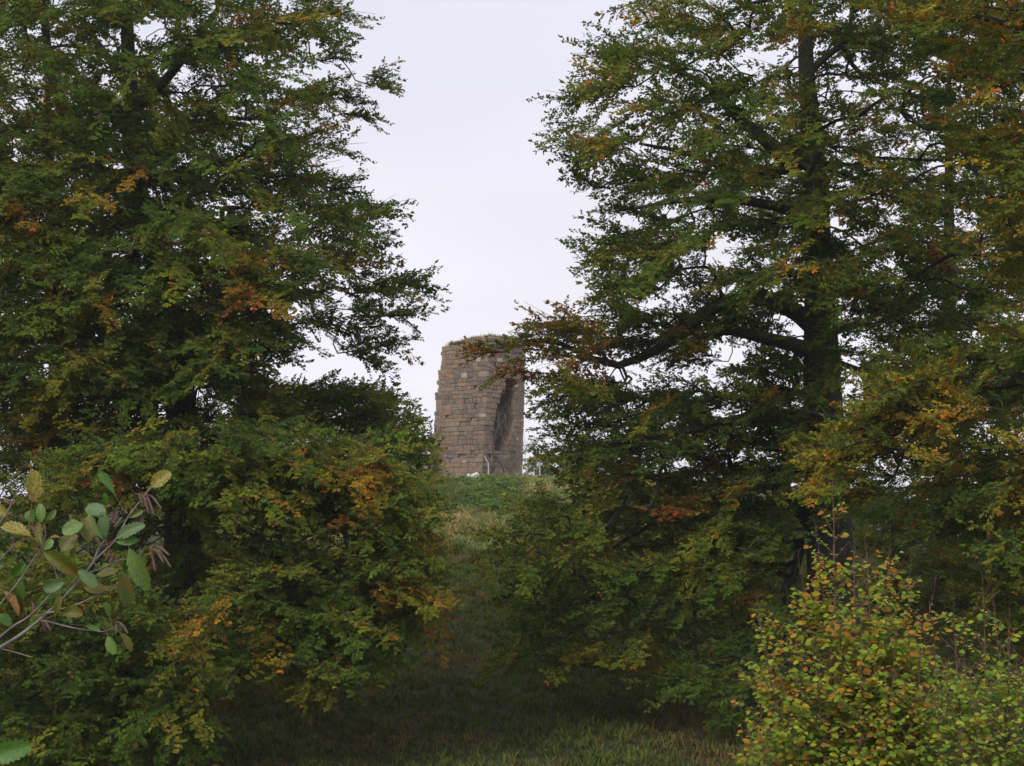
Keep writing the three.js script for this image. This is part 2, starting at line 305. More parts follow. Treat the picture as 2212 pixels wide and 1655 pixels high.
beech({ // the beech with a clear trunk on the right
  seed: 23, d: 43, label: 'tall beech with straight dark trunk right of the ruin, rusty bough across the tower', clear: 14, warm: 0.08,
  trunk: [[1800, 1500, 0.82], [1797, 1250, 0.72], [1783, 1000, 0.66], [1775, 780, 0.55], [1768, 550, 0.42], [1758, 330, 0.33], [1742, 150, 0.25], [1740, 0, 0.2], [1745, -180, 0.12]],
  limbs: [
    [[1755, 350, 0.3], [1690, 330, 0.26], [1640, 290, 0.22], [1590, 250, 0.16], [1520, 180, 0.1], [1400, 130, 0.05]],
    [[1752, 350, 0.2], [1640, 372, 0.16, 1], [1560, 360, 0.1, 1], [1480, 330, 0.07, 1], [1380, 310, 0.04, 1]],
    [[1772, 720, 0.3], [1700, 660, 0.22], [1620, 640, 0.18], [1530, 670, 0.14], [1460, 730, 0.1], [1390, 770, 0.075], [1320, 790, 0.05], [1220, 745, 0.032], [1130, 735, 0.022], [1075, 755, 0.014]],
    [[1775, 760, 0.24], [1650, 730, 0.14, -1], [1560, 715, 0.09, -1], [1480, 760, 0.05, -1], [1440, 800, 0.03, -1]],
    [[1742, 160, 0.13], [1830, 90, 0.09], [1920, 60, 0.05]],
    [[1768, 560, 0.24], [1880, 640, 0.18, 2], [1990, 720, 0.13, 3], [2120, 770, 0.06, 3]],
    [[1780, 900, 0.26], [1650, 900, 0.18, -1], [1480, 930, 0.12, -2], [1300, 960, 0.06, -2]],
    [[1785, 1000, 0.2], [1640, 1030, 0.12, 2], [1450, 1110, 0.07, 2], [1250, 1230, 0.04, 1]],
    [[1770, 480, 0.2], [1650, 440, 0.13, -3], [1500, 430, 0.08, -4], [1370, 450, 0.04, -4]],
  ],
  tips: [[1310, 20, 0, 1.8, .06], [1275, 110, 0, 1.8, .1], [1215, 185, 0, 1.9, .1], [1160, 212, 0, 2, .06], [1168, 270, -1, 1.9, .06], [1192, 340, 0, 1.8, .03], [1222, 398, 0, 1.6], [1300, 412, 1, 1.6], [1345, 390, -1, 1.5], [1268, 500, 0, 1.8], [1285, 465, 1, 1.6], [1238, 588, 0, 1.8], [1250, 545, -1, 1.8], [1262, 640, 0, 1.8], [1290, 690, -1, 1.6, .1], [1240, 620, 1, 1.7, .05],
    [1120, 700, 0, 1.7, .24, .7, .15], [1080, 722, -1, 1.6, .26, .7, .2], [1170, 690, 0, 1.7, .22, .7, .2], [1120, 760, 1, 1.7, .24, .7, .25], [1035, 742, 0, 1.6, .26, .5, .25], [1000, 765, 0, 1.5, .28, .45, .3], [1040, 815, 0, 1.3, .26, .5, .4], [1125, 830, 0, 1.3, .24, .7, .35], [1140, 880, 0, 1.2, .22, .7, .4], [1150, 930, 0, 1, .18, .7, .4], [1155, 985, 0, 0.9, .18, .7, .5], [1070, 775, 0, 1.4, .26, .6, .3], [1095, 800, 0, 1.2, .26, .6, .4], [1235, 760, 0, 1.6, .25], [1250, 820, -1, 1.6, .22], [1210, 850, 1, 1.5, .2], [1220, 720, 1, 1.6, .2]],
  holes: [[1350, 330, 50, 26], [1480, 330, 60, 24], [1420, 800, 90, 40], [1560, 750, 70, 40], [1480, 640, 50, 24], [1720, 130, 40, 40], [1600, 125, 40, 28], [1320, 720, 40, 40], [1690, 700, 40, 40], [1540, 880, 50, 20]],
  regions: [
    { poly: [[1360, -120], [1350, 50], [1310, 140], [1250, 220], [1245, 280], [1290, 350], [1370, 390], [1360, 440], [1330, 520], [1310, 590], [1320, 660], [1400, 640], [1500, 610], [1700, 640], [1850, 640], [2000, 560], [2300, 560], [2300, -120]], dd: [-7.5, 5.5], n: 255, L: 2.2 },
    { poly: [[1330, 680], [1420, 690], [1500, 640], [1700, 660], [1740, 800], [1600, 800], [1400, 760], [1340, 760]], dd: [-2, 4], n: 36, L: 1.7, warm: -0.05 },
    { poly: [[1170, 690], [1260, 690], [1290, 760], [1260, 850], [1180, 860], [1165, 780]], dd: [-2, 2], n: 13, L: 1.5, warm: 0.28, thin: 0.4 },
    { poly: [[1200, 900], [1290, 840], [1500, 850], [1700, 830], [1750, 960], [1740, 1100], [1500, 1120], [1300, 1080], [1240, 1010]], dd: [-3, 6], n: 105, L: 2.0, warm: -0.07 },
    { poly: [[1180, 1080], [1400, 1090], [1700, 1120], [1700, 1300], [1620, 1430], [1450, 1470], [1250, 1440], [1120, 1400], [1120, 1280], [1140, 1200]], dd: [-4, 6], n: 90, L: 2.0, warm: -0.04 },
    { poly: [[1020, 1160], [1100, 1090], [1180, 1080], [1200, 1250], [1130, 1400], [1080, 1450], [1060, 1300]], dd: [-6, -2], n: 15, L: 1.6, warm: 0.1 },
    { poly: [[1820, 600], [2300, 560], [2300, 900], [2000, 960], [1830, 1000], [1840, 720]], dd: [0, 6], n: 55, L: 1.9 },
    { poly: [[1420, 1450], [1600, 1430], [1640, 1540], [1480, 1540]], dd: [-5, -2], n: 6, L: 1.5, warm: -0.05 },
    { poly: [[1715, 600], [1830, 600], [1850, 1150], [1720, 1150]], dd: [-3.5, -1.5], n: 14, L: 1.3, warm: -0.1 },
  ],
});
beech({ // near beech whose trunk stands outside the frame
  seed: 37, d: 31, label: 'yellowing beech boughs hanging in from a tree past the right-hand edge', clear: 6, warm: 0.3, leaf: 0.9, gold: true,
  trunk: [[2620, 1700, 0.6], [2620, 1200, 0.5], [2600, 800, 0.42], [2590, 400, 0.33], [2580, 0, 0.24], [2570, -300, 0.12]],
  limbs: [
    [[2605, 850, 0.28], [2400, 780, 0.2], [2200, 820, 0.13], [2000, 850, 0.08], [1860, 930, 0.05], [1760, 1000, 0.02]],
    [[2600, 700, 0.22], [2400, 600, 0.14], [2200, 500, 0.08], [2080, 330, 0.03]],
    [[2585, 300, 0.2], [2400, 150, 0.12], [2200, 60, 0.07], [2000, 10, 0.03]],
    [[2610, 1000, 0.22], [2400, 1050, 0.14, -1], [2200, 1180, 0.08, -1], [2120, 1300, 0.04, -1]],
  ],
  tips: [[1705, 1000, 0, 1.4, .2], [1740, 960, 0, 1.5, .1], [1790, 910, 0.5, 1.5, .05], [1840, 850, 0, 1.4], [1880, 785, 0, 1.5, .05], [1960, 755, 0, 1.5], [1800, 1060, 0, 1.1, .05], [2060, 310, 0, 1.5, .05], [2110, 430, 0, 1.4, .1], [2130, 540, 0, 1.3, .1], [1990, 820, -1, 1.5, .05]],
  regions: [
    { poly: [[2080, 300], [2300, 250], [2300, 640], [2170, 640], [2150, 450]], dd: [-2, 3], n: 30, L: 1.5, warm: 0.1 },
    { poly: [[1940, -100], [2300, -100], [2300, 230], [2100, 180], [1990, 90]], dd: [-2, 3], n: 34, L: 1.6 },
    { poly: [[1760, 1000], [1830, 900], [1890, 830], [2000, 780], [2120, 740], [2300, 700], [2300, 880], [2150, 860], [2000, 930], [1890, 960], [1840, 1040], [1790, 1050]], dd: [-1.5, 2], n: 46, L: 1.5, warm: 0.05 },
    { poly: [[1960, 1000], [2300, 950], [2300, 1400], [2150, 1350], [2060, 1200]], dd: [-2, 3], n: 50, L: 1.6, warm: -0.1 },
  ],
});
beech({ // behind on the right, showing in the gaps
  seed: 41, d: 63, label: 'dark beech behind the straight-trunked beech on the right', clear: 14, warm: -0.06, leaf: 1.25,
  trunk: [[2040, 1300, 0.5], [2045, 1000, 0.42], [2050, 700, 0.32], [2050, 450, 0.22], [2050, 150, 0.1]],
  regions: [
    { poly: [[1870, 620], [1960, 500], [2300, 500], [2300, 1120], [2150, 1120], [1860, 1100]], dd: [-5, 5], n: 110, L: 2.4 },
    { poly: [[1500, 300], [2300, 150], [2300, 550], [1600, 560]], dd: [-4, 4], n: 30, L: 2.4 },
  ], holes: [[1960, 700, 60, 40], [2120, 730, 60, 40]],
});
beech({
  seed: 43, d: 64, label: 'dark beech behind the forked beech on the left', clear: 14, warm: -0.06, leaf: 1.25,
  trunk: [[130, 1300, 0.5], [125, 1000, 0.42], [120, 700, 0.32], [110, 400, 0.22], [100, 100, 0.1]],
  regions: [{ poly: [[-80, 150], [400, 200], [560, 450], [560, 700], [620, 900], [560, 1000], [-80, 1000]], dd: [-5, 5], n: 75, L: 2.6 }], holes: [[375, 790, 50, 60], [375, 160, 60, 60]],
});
// dark bushes on the slope under the trees
for (const [vx, vy0, vy1, w, d, seed, label] of [
  [1380, 1010, 1330, 150, 62, 51, 'dark bush on the slope, below the ruin and right of the grass gap'],
  [1620, 1000, 1330, 160, 66, 52, 'dark bush between the straight trunk and the slope below the ruin'],
  [1930, 1060, 1330, 150, 60, 53, 'dark bush behind the yellow sapling, right of the straight trunk'],
  [2180, 1050, 1330, 150, 64, 54, 'dark bush furthest from the ruin, behind the yellowing boughs'],
  [1860, 1030, 1290, 170, 78, 58, 'tall dark bush far behind the yellow sapling'],
  [2290, 1120, 1480, 190, 50, 59, 'dark bush beside the twiggy shrub, under the yellowing boughs'],
  [120, 980, 1330, 170, 62, 55, 'dark bush behind the alder twigs'],
  [430, 940, 1330, 160, 66, 56, 'dark bush at the foot of the forked beech'],
  [740, 900, 1300, 140, 70, 57, 'dark bush between the forked beech and the slope to the ruin'],
]) {
  beech({ name: 'understory_bush', seed, d, label, group: 'dark bushes under the trees', clear: 2, warm: -0.05, leaf: 1.3, dense: 1,
    trunk: [[vx, 1300, 0.16], [vx + 6, (vy1 + vy0) / 2 + 60, 0.1], [vx - 4, vy0 + 60, 0.04]],
    regions: [{ poly: [[vx - w * 0.6, vy0 + 60], [vx, vy0], [vx + w * 0.6, vy0 + 60], [vx + w, vy1 - 110], [vx + w, vy1], [vx - w, vy1], [vx - w, vy1 - 110]], dd: [-3, 3], n: 34, L: 1.9 }] });
}
// thorn bushes by the ruin and trees beyond it
for (const [vx, vy0, w, d, seed, n, warm, bare, label, name] of [
  [850, 850, 62, 92, 61, 34, -0.05, 0.15, 'ragged hawthorn on the bank left of the ruin', 'hawthorn_tree'],
  [905, 925, 34, 104, 62, 22, 0.1, 0.4, 'thin brown thorn bush against the left foot of the ruin', 'thorn_bush'],
  [1165, 950, 36, 150, 63, 22, -0.1, 0.1, 'grey-green tree in the haze behind the right side of the ruin', 'far_tree'],
  [1250, 940, 40, 160, 64, 24, -0.1, 0.1, 'grey-green tree in the haze behind the rusty bough', 'far_tree'],
  [2060, 985, 60, 170, 65, 24, -0.08, 0.1, 'far tree seen through the gap under the yellowing boughs', 'far_tree'],
]) {
  const b = at(vx, 1100, d), gv = 1097 + (8 - groundY(b.x, b.z)) / d * FPX;
  beech({ name, seed, d, label, clear: 3, warm, leaf: d > 120 ? 2.2 : 1.6, bare,
    trunk: [[vx, 1100, 0.2], [vx + 3, gv - (gv - vy0) * 0.4, 0.13], [vx - 2, vy0 + 25, 0.04]],
    regions: [{ poly: [[vx - w * 0.5, vy0 + 10], [vx, vy0], [vx + w * 0.6, vy0 + 18], [vx + w, gv - 60], [vx + w, gv - 18], [vx - w, gv - 18], [vx - w, gv - 60]], dd: [-3, 3], n, L: 1.8 }] });
}

// ---------------------------------------------------------------- the ruined tower
{
  const R = rng(77), D = 127, px = D / FPX;
  const cx4 = (cx, cy) => [908.8 + cx * 0.2045, 715.4 + cy * 0.2045];
  const b0 = at(1020, 1050, D), gy = groundY(b0.x, b0.z), H = 13.85;
  const base = new THREE.Vector3(b0.x, gy - 0.2, b0.z);
  const t = thing('ruined_tower', base, 'ruined brown stone tower on the mound, broken open on one side', 'tower');
  const lx = v => at(908.8 + v * 0.2045, 1000, D).x - base.x;
  // plan corners at the foot and at the top: left, near corner, right, back
  const foot = [[lx(40), -0.4], [lx(640), 3.4], [lx(1070), -0.4], [lx(560), -4.2]], top = [[lx(243), -0.6], [lx(735), 2.9], [lx(1115), -0.4], [lx(640), -3.9]];
  const corner = (k, h) => { const s = h / H, a = foot[k % 4], b = top[k % 4]; return new THREE.Vector3(a[0] + (b[0] - a[0]) * s, h, a[1] + (b[1] - a[1]) * s); };
  // breach in the right-hand face, as (picture x, height) outline
  const hv = [[912, 470], [1012, 470], [1000, 640], [985, 820], [990, 1000], [930, 1140], [880, 1245], [790, 1245], [762, 1150], [775, 1010], [795, 870], [830, 740], [880, 620]];
  const breach = hv.map(([x, y]) => { const [vx, vy] = cx4(x, y), p = at(vx, vy, D - 1.5); return [p.x - base.x, p.y - base.y]; });
  const tones = [[.40, .31, .225], [.37, .29, .22], [.42, .32, .215], [.34, .275, .21], [.29, .25, .205], [.245, .22, .19], [.41, .295, .195], [.40, .35, .285], [.60, .56, .50], [.36, .32, .26]];
  const grain = canvasNoise(256, (u, v) => { const n = ring(u, v, 3) * 0.5 + ring(u, v, 9, 4) * 0.5, l = Math.max(0, ring(u, v, 5, 11) - 0.18) * 1.6; return [0.86 + n * 0.75 + l * 0.5, 0.86 + n * 0.72 + l * 0.52, 0.86 + n * 0.68 + l * 0.46]; });
  const gb = canvasNoise(256, (u, v) => { const n = 0.5 + 0.5 * ring(u, v, 7, 2); return [n, n, n]; }, false);
  const mats = tones.map(c => new THREE.MeshStandardMaterial({ color: C(c[0] * 1.26, c[1] * 1.13, c[2] * 1.04), map: grain, bumpMap: gb, bumpScale: 0.06, roughness: 0.97 }));
  function stoneGeo(seed) { // unit block, front face +z chamfered and uneven, back at z = -1
    const q = rng(seed), j = s => (q() - 0.5) * s, ch = 0.03;
    const B = [[-.5, -.5], [.5, -.5], [.5, .5], [-.5, .5]], v = [];
    for (const [x, y] of B) v.push([x, y, -1]);
    for (const [x, y] of B) v.push([x + j(.04), y + j(.05), -0.08 + j(.05)]);
    for (const [x, y] of B) v.push([x * (1 - 2 * ch) + j(.05), y * (1 - 3 * ch) + j(.06), j(.07)]);
    v.push([j(.3), j(.3), 0.03 + j(.08)]);
    const f = []; const quad = (a, b, c, d) => f.push([a, b, c], [a, c, d]);
    for (let k = 0; k < 4; k++) { const n = (k + 1) % 4; quad(k, n, n + 4, k + 4); quad(k + 4, n + 4, n + 8, k + 8); f.push([k + 8, n + 8, 12]); }
    const p = [], u = [], o = [q(), q()]; for (const tri of f) for (const k of tri) { p.push(...v[k]); u.push(v[k][0] * 0.9 + o[0], v[k][1] * 0.55 + o[1] + v[k][2] * 0.3); }
    const g = new THREE.BufferGeometry(); g.setAttribute('position', new THREE.Float32BufferAttribute(p, 3)); g.setAttribute('uv', new THREE.Float32BufferAttribute(u, 2)); g.computeVertexNormals(); return g;
  }
  const SG = [1, 2, 3, 4, 5, 6, 7, 8].map(k => stoneGeo(k * 31));
  const inner = new THREE.Group(), rest = [], core = [], stones = [];
  const hole = (x, y, grow = 0) => { if (inside(breach, x, y)) return true; if (grow) for (const [a, b] of [[grow, 0], [-grow, 0], [0, grow], [0, -grow]]) if (inside(breach, x + a, y + b)) return true; return false; };
  let h = 0, row = 0;
  while (h < H - 0.1) {
    const ch = 0.30 + R() * 0.2, hm = h + ch / 2;
    for (let s = 0; s < 4; s++) { // 0: left face, 1: right face, 2 and 3: behind
      const A = corner(s, hm), B = corner(s + 1, hm), dir = B.clone().sub(A), L = dir.length(); dir.normalize();
      const out = new THREE.Vector3(-dir.z, 0, dir.x); if (out.dot(A.clone().add(B).multiplyScalar(0.5)) < 0) out.negate();
      // the top rises a little towards the middle of the ruin
      const X1 = new THREE.Vector3(), m = new THREE.Matrix4();
      let x = s === 0 ? -R() * 0.34 : 0, endX = L - (s === 3 ? 0.1 : 0), first = true;
      while (x < endX - 0.1) {
        let w = first ? 0.3 + R() * 0.5 : 0.36 + R() * R() * 0.75; first = false; { const e0 = A.x + dir.x * x, e1 = A.x + dir.x * (x + w); if (s === 1 && hole(e0, hm) !== hole(e1, hm)) w = 0.2; } if (endX - x - w < 0.4) w = endX - x;
        const mid = A.clone().addScaledVector(dir, x + w / 2), topCut = H - 0.55 + 0.5 * smooth(-3.5, 1.5, mid.x) + fbm(mid.x * 0.7, s) * 0.5;
        const open = s === 1 && hole(mid.x, hm);
        if (!open && hm < topCut) {
          const pr = (R() - 0.5) * 0.07 - (R() < 0.05 ? 0.14 : 0), dep = 0.42, gap = 0.008 + R() * 0.035;
          X1.copy(out); m.makeBasis(dir, new THREE.Vector3(0, 1, 0), X1);
          const bigFront = s < 2;
          const n = fbm(mid.x * 0.35 + s * 9, hm * 0.35) + (R() - 0.5) * 0.55;
          let ti = R() < 0.02 ? 8 : n < -0.2 ? 5 : n < -0.08 ? 4 : n < 0.02 ? 3 : [0, 1, 2, 6, 7, 9][Math.floor(R() * 6)];
          const pos = mid.clone().addScaledVector(out, pr); pos.y = hm;
          const split = w > 0.3 && R() < 0.16, one = { pos, w: Math.max(0.15, w - gap), h: ch - gap, dep, m: m.clone(), ti, g: Math.floor(R() * 8), front: bigFront };
          if (split) { const f = 0.35 + R() * 0.3, a = ch * f; stones.push({ ...one, h: a - 0.012, pos: pos.clone().setY(h + a / 2) }, { ...one, h: ch - a - 0.012, pos: pos.clone().setY(h + a + (ch - a) / 2), ti: [0, 3, 4, 7, 9][Math.floor(R() * 5)], g: Math.floor(R() * 8) }); } else stones.push(one);
        }
        // core behind the facing
        if (!open && hm < topCut - 0.1) { const c = new THREE.BoxGeometry(w + 0.002, ch + 0.002, 0.5); m.makeBasis(dir, new THREE.Vector3(0, 1, 0), out); m.setPosition(mid.clone().addScaledVector(out, -0.62).setY(hm)); c.applyMatrix4(m); core.push(c); }
        x += w;
      }
    }
    h += ch; row++;
  }
  const front = stones.filter(q => q.front).sort((a, b) => b.w * b.h - a.w * a.h); let made = 0;
  const mtx = new THREE.Matrix4(), byTone = tones.map(() => []);
  for (const q of [...front, ...stones.filter(q => !q.front)]) {
    mtx.copy(q.m).scale(new THREE.Vector3(q.w, q.h, q.dep)).setPosition(q.pos);
    if (q.front && made < 298) { const o = put('stone', SG[q.g], mats[q.ti], t); o.applyMatrix4(mtx); made++; }
    else byTone[q.ti].push(SG[q.g].clone().applyMatrix4(mtx));
  }
  byTone.forEach((gs, k) => { if (gs.length) put('stonework', mergeGeometries(gs), mats[k], t, 'stuff'); });
  put('wall_core', mergeGeometries(core), mats[4], t, 'stuff');
  // added cap slab keeping skylight out of the tower, and the turf over it
  const sh = new THREE.Shape(); [0, 1, 2, 3].forEach(k => { const c = corner(k, H); const x = c.x * 0.9 + 0.1, z = c.z * 0.88; k ? sh.lineTo(x, -z) : sh.moveTo(x, -z); }); sh.closePath();
  const cap = new THREE.ExtrudeGeometry(sh, { depth: 0.6, bevelEnabled: false }); cap.rotateX(-Math.PI / 2); cap.translate(0, H - 1.15, 0);
  put('added_cap', cap, mats[4], t);
  const tl = [], tg = tuftGeo(5, 9, 0.34);
  for (let k = 0; k < 900; k++) { const a = R(), b = R(), s = R(), p = corner(0, H).lerp(corner(1, H), a).lerp(corner(3, H).lerp(corner(2, H), a), b); p.multiplyScalar(0.97); p.y = H - 0.62 + 0.45 * smooth(-3.5, 1.5, p.x); p.add(base); tl.push([basis(p, new THREE.Vector3(R() - .5, 0, R() - .5), new THREE.Vector3(0, 1, 0), 0.7 + s * 0.8), new THREE.Color().setRGB(0.2 + s * 0.12, 0.17 + s * 0.1, 0.06)]); }
  foliage('turf', [tg], grassMat, t, tl);
  console.log('tower stones', stones.length, 'front', front.length);
}
function patchGeo(seed, n, H, size) { // a sod: many tufts over a square
  const R = rng(seed), T = [1, 2, 3].map(k => tuftGeo(seed * 10 + k, 7, H)), gs = [];
  for (let k = 0; k < n; k++) { const g = T[k % 3].clone(), s = 0.6 + R() * 0.7; g.scale(s, s * (0.8 + R() * 0.4), s); g.rotateY(R() * 6.28); g.translate((R() - 0.5) * size, -0.02, (R() - 0.5) * size); const c = g.attributes.color, w = R(), tr = w > 0.7 ? 1.3 : 0.92, v = 0.8 + R() * 0.4; for (let i = 0; i < c.count; i++) c.setXYZ(i, c.getX(i) * v * tr, c.getY(i) * v, c.getZ(i) * v); gs.push(g); }
  return mergeGeometries(gs);
}
function tuftGeo(seed, n, H) { // a tuft of bent blades, up +y
  const R = rng(seed), gs = [];
  for (let k = 0; k < n; k++) {
    const a = R() * 6.28, h = H * (0.6 + R() * 0.7), lean = h * (0.2 + R() * 0.6), w = 0.012 + R() * 0.008, p = [], r0 = R() * 0.07;
    const dx = Math.cos(a), dz = Math.sin(a);
    for (let i = 0; i < 3; i++) { const u = i / 3, o = lean * u * u + r0; p.push(dx * o - dz * w * (1 - u * 0.4), h * u * (1 - 0.15 * u), dz * o + dx * w * (1 - u * 0.4), dx * o + dz * w * (1 - u * 0.4), h * u * (1 - 0.15 * u), dz * o - dx * w * (1 - u * 0.4)); }
    p.push(dx * (lean + r0), h * 0.85, dz * (lean + r0));
    const g = new THREE.BufferGeometry(); g.setAttribute('position', new THREE.Float32BufferAttribute(p, 3)); g.setIndex([0, 1, 2, 1, 3, 2, 2, 3, 4, 3, 5, 4, 4, 5, 6]); g.computeVertexNormals();
    const v = 0.75 + R() * 0.5; gs.push(tint(g, [v, v, v * 0.9]));
  }
  return mergeGeometries(gs);
}

// ---------------------------------------------------------------- security fence, board, pale stones and bare tree at the foot of the tower
{
  const galv = new THREE.MeshStandardMaterial({ color: C(0.62, 0.63, 0.64), roughness: 0.55, metalness: 0.15 });
  const FD = 119, xs = [720, 830, 941, 1055, 1166, 1280, 1390], b = at(1055, 1040, FD); b.y = groundY(b.x, b.z);
  const f = thing('security_fence', b, 'pale cranked-top wire fence on the crest in front of the ruin', 'fence');
  const tops = [];
  for (const vx of xs) {
    const p = at(vx, 1040, FD); p.y = groundY(p.x, p.z) - 0.1; const y = p.y + 2.35;
    const e = [p, p.clone().setY(y - 0.05), p.clone().add(new THREE.Vector3(-0.03, 2.42, 0.02)), p.clone().add(new THREE.Vector3(-0.32, 2.95, 0.12))];
    tops.push(e); new MB().tube(e, () => 0.048, 8).build('post', galv, f);
  }
  for (const [i, u] of [[3, 0], [3, 0.5], [1, 0], [1, -0.8], [1, -1.5]]) { const m = new MB(); const pts = tops.map(e => i === 3 ? e[2].clone().lerp(e[3], 1 - u) : e[1].clone().add(new THREE.Vector3(0, u, 0.05))); m.tube(pts, () => 0.002, 4).build('wire', galv, f); }
  const nb = at(1117, 1030, 122); nb.y = groundY(nb.x, nb.z);
  const s = thing('notice_board', nb, 'small white board on two short legs at the foot of the ruin', 'sign');
  const white = new THREE.MeshStandardMaterial({ color: C(0.75, 0.75, 0.74), roughness: 0.6 });
  const panel = put('panel', new THREE.BoxGeometry(0.42, 0.34, 0.03), white, s); panel.position.y = 1.25;
  for (const k of [-0.14, 0.14]) { const q = put('leg', new THREE.BoxGeometry(0.05, 1.3, 0.04), greyTwig, s); q.position.set(k, 0.5, -0.04); }
  const R = rng(5); let n = 0;
  for (const [vx, vy] of [[1014, 1034], [1023, 1036], [1029, 1035]]) {
    const g = new THREE.IcosahedronGeometry(0.3, 2), a = g.attributes.position; for (let k = 0; k < a.count; k++) { const v = new THREE.Vector3().fromBufferAttribute(a, k), m = 1 + fbm(v.x * 8 + n, v.y * 8, v.z * 8) * 0.7; a.setXYZ(k, v.x * m * 0.8, v.y * m * 1.6, v.z * m); } g.computeVertexNormals();
    const o = put('pale_stone', g, white, scene), p = at(vx, vy, 112.2); p.y = groundY(p.x, p.z) + 0.24 + n * 0.04; o.position.copy(p); o.rotation.y = n++;
    tag(o, 'small pale stone lying in the grass before the ruin', 'stone', 'pale stones below the tower');
  }
  // bare tree
  const q = (cx, cy, dd = 0) => at(908.8 + cx * 0.2045, 715.4 + cy * 0.2045, 121 + dd), tb = q(895, 1590); tb.y = groundY(tb.x, tb.z) - 0.1;
  const bt = thing('bare_tree', tb, 'small leafless grey tree with forked stems before the breach of the ruin', 'tree');
  const stems = [[[890, 1540], [865, 1450], [835, 1390], [795, 1325], [762, 1270], [765, 1200]], [[905, 1560], [935, 1480], [980, 1400], [1040, 1330], [1090, 1285], [1120, 1220]], [[850, 1420], [870, 1300], [875, 1150], [900, 1000], [895, 900]], [[872, 1250], [920, 1100], [960, 960], [985, 880]], [[875, 1180], [850, 1040], [820, 960], [830, 880]], [[960, 1430], [950, 1320], [990, 1200], [1010, 1120]], [[765, 1200], [790, 1120], [800, 1050]]];
  const tubes = new MB(), small = new MB();
  new MB().tube([tb, q(890, 1555), q(890, 1520)], [0.17, 0.15, 0.12], 8).build('trunk', greyTwig, bt);
  stems.forEach((st, k) => { const c = curve(st.map(([x, y], i) => q(x, y, (k % 3 - 1) * i * 0.25)), 14); const r0 = k < 2 ? 0.11 : 0.05; new MB().tube(c, u => r0 * (1 - u * 0.75), 6).build('limb', greyTwig, bt);
    for (let i = 3; i < 15; i++) for (let j = 0; j < 3; j++) { const a = c[i], d = new THREE.Vector3(R() - .5, R() * 0.7 + 0.1, R() - .5).normalize(), L = 0.5 + R() * 0.9; small.tube([a, a.clone().addScaledVector(d, L * 0.5).add(new THREE.Vector3(0, 0.05, 0)), a.clone().addScaledVector(d, L).add(new THREE.Vector3(0, 0.15, 0))], u => 0.014 * (1 - u * 0.6), 4); } });
  small.build('twigs', greyTwig, bt, 'stuff');
}

// ---------------------------------------------------------------- grass and herbs
{
  const R = rng(99), mk = (name, label, list, geos) => {
    geos.forEach((g, v) => { const mine = list.filter((_, k) => k % geos.length === v); const im = new THREE.InstancedMesh(g, grassMat, mine.length); im.name = numbered(name); im.castShadow = im.receiveShadow = true; mine.forEach(([m, c], k) => { im.setMatrixAt(k, m); im.setColorAt(k, c); }); tag(im, label[v], 'grass', null, 'stuff'); scene.add(im); });
  };
  const rough = [], bank = [], herbs = [];
  const sod = (x, z, list, c, sc) => { const e = 0.4, y = groundY(x, z), up = new THREE.Vector3(groundY(x - e, z) - groundY(x + e, z), 2 * e, groundY(x, z - e) - groundY(x, z + e)).normalize(), a = R() * 6.28; list.push([basis(new THREE.Vector3(x, y, z), new THREE.Vector3(Math.cos(a), 0, Math.sin(a)).addScaledVector(up, -(Math.cos(a) * up.x + Math.sin(a) * up.z)), up, sc), c]); };
  for (let d = 9; d < 78; d += 1.05) for (let x = -d * 0.44; x < d * 0.46; x += 1.05) {
    const X0 = x + (R() - .5) * 0.6, Z0 = -d + (R() - .5) * 0.6, n = fbm(X0 * 0.22, Z0 * 0.22) + (R() - 0.5) * 0.4, v = 0.8 + R() * 0.4;
    sod(X0, Z0, rough, n > -0.12 ? C(0.125 * v, 0.155 * v, 0.035 * v) : C(0.19 * v, 0.16 * v, 0.055 * v), 0.9 + R() * 0.4);
  }
  for (let d = 78; d < 119; d += 0.95) for (let x = -16; x < 13; x += 0.95) {
    const X0 = x + (R() - .5) * 0.6, Z0 = -d + (R() - .5) * 0.6, n = fbm(X0 * 0.2, Z0 * 0.2) + (R() - 0.5) * 0.4, v = 0.8 + R() * 0.4;
    sod(X0, Z0, bank, n > -0.03 ? C(0.18 * v, 0.245 * v, 0.075 * v) : C(0.34 * v, 0.31 * v, 0.13 * v), 1.1 + R() * 0.8);
  }
  for (let k = 0; k < 420; k++) {
    const vx = 1070 + (R() + R() - 1) * 80, d = 90 + R() * 17, p0 = at(vx, 1050, d), p = new THREE.Vector3(p0.x, 0, p0.z), y = groundY(p.x, p.z), v = 0.8 + R() * 0.5; p.y = y + R() * 0.8;
    const a = R() * 6.28; herbs.push([basis(p, new THREE.Vector3(Math.cos(a), (R() - .4) * .5, Math.sin(a)), new THREE.Vector3(0, 1, 0), 1 + R() * 0.7), C(0.12 * v, 0.21 * v, 0.05 * v)]);
  }
  mk('rough_grass', ['brown and green rough grass under the beeches'], rough, [patchGeo(3, 26, 0.2, 1.3)]);
  mk('bank_grass', ['tall straw-coloured grass on the mound below the ruin'], bank, [patchGeo(4, 20, 0.36, 1.2)]);
  mk('nettle_patch', ['bright green leafy weeds on the bank below the ruin'], herbs, HERB);
  const litter = [], LG = tint(leafGeo(0.09, 0.06, 0.15, R), [1, 1, 1]);
  for (let k = 0; k < 7000; k++) { const d = 32 + R() * 40, x = (R() - 0.5) * (d * 0.6), z = -d, p = new THREE.Vector3(x, groundY(x, z) + 0.02 + R() * 0.12, z), c = R(); litter.push([basis(p, new THREE.Vector3(R() - .5, (R() - .5) * .6, R() - .5), new THREE.Vector3(R() - .5, 1, R() - .5), 0.8 + R() * 0.6), c < 0.6 ? C(0.2, 0.1, 0.045) : C(0.3, 0.15, 0.04)]); }
  mk('leaf_litter', ['fallen brown beech leaves scattered on the grass'], litter, [LG]);
}

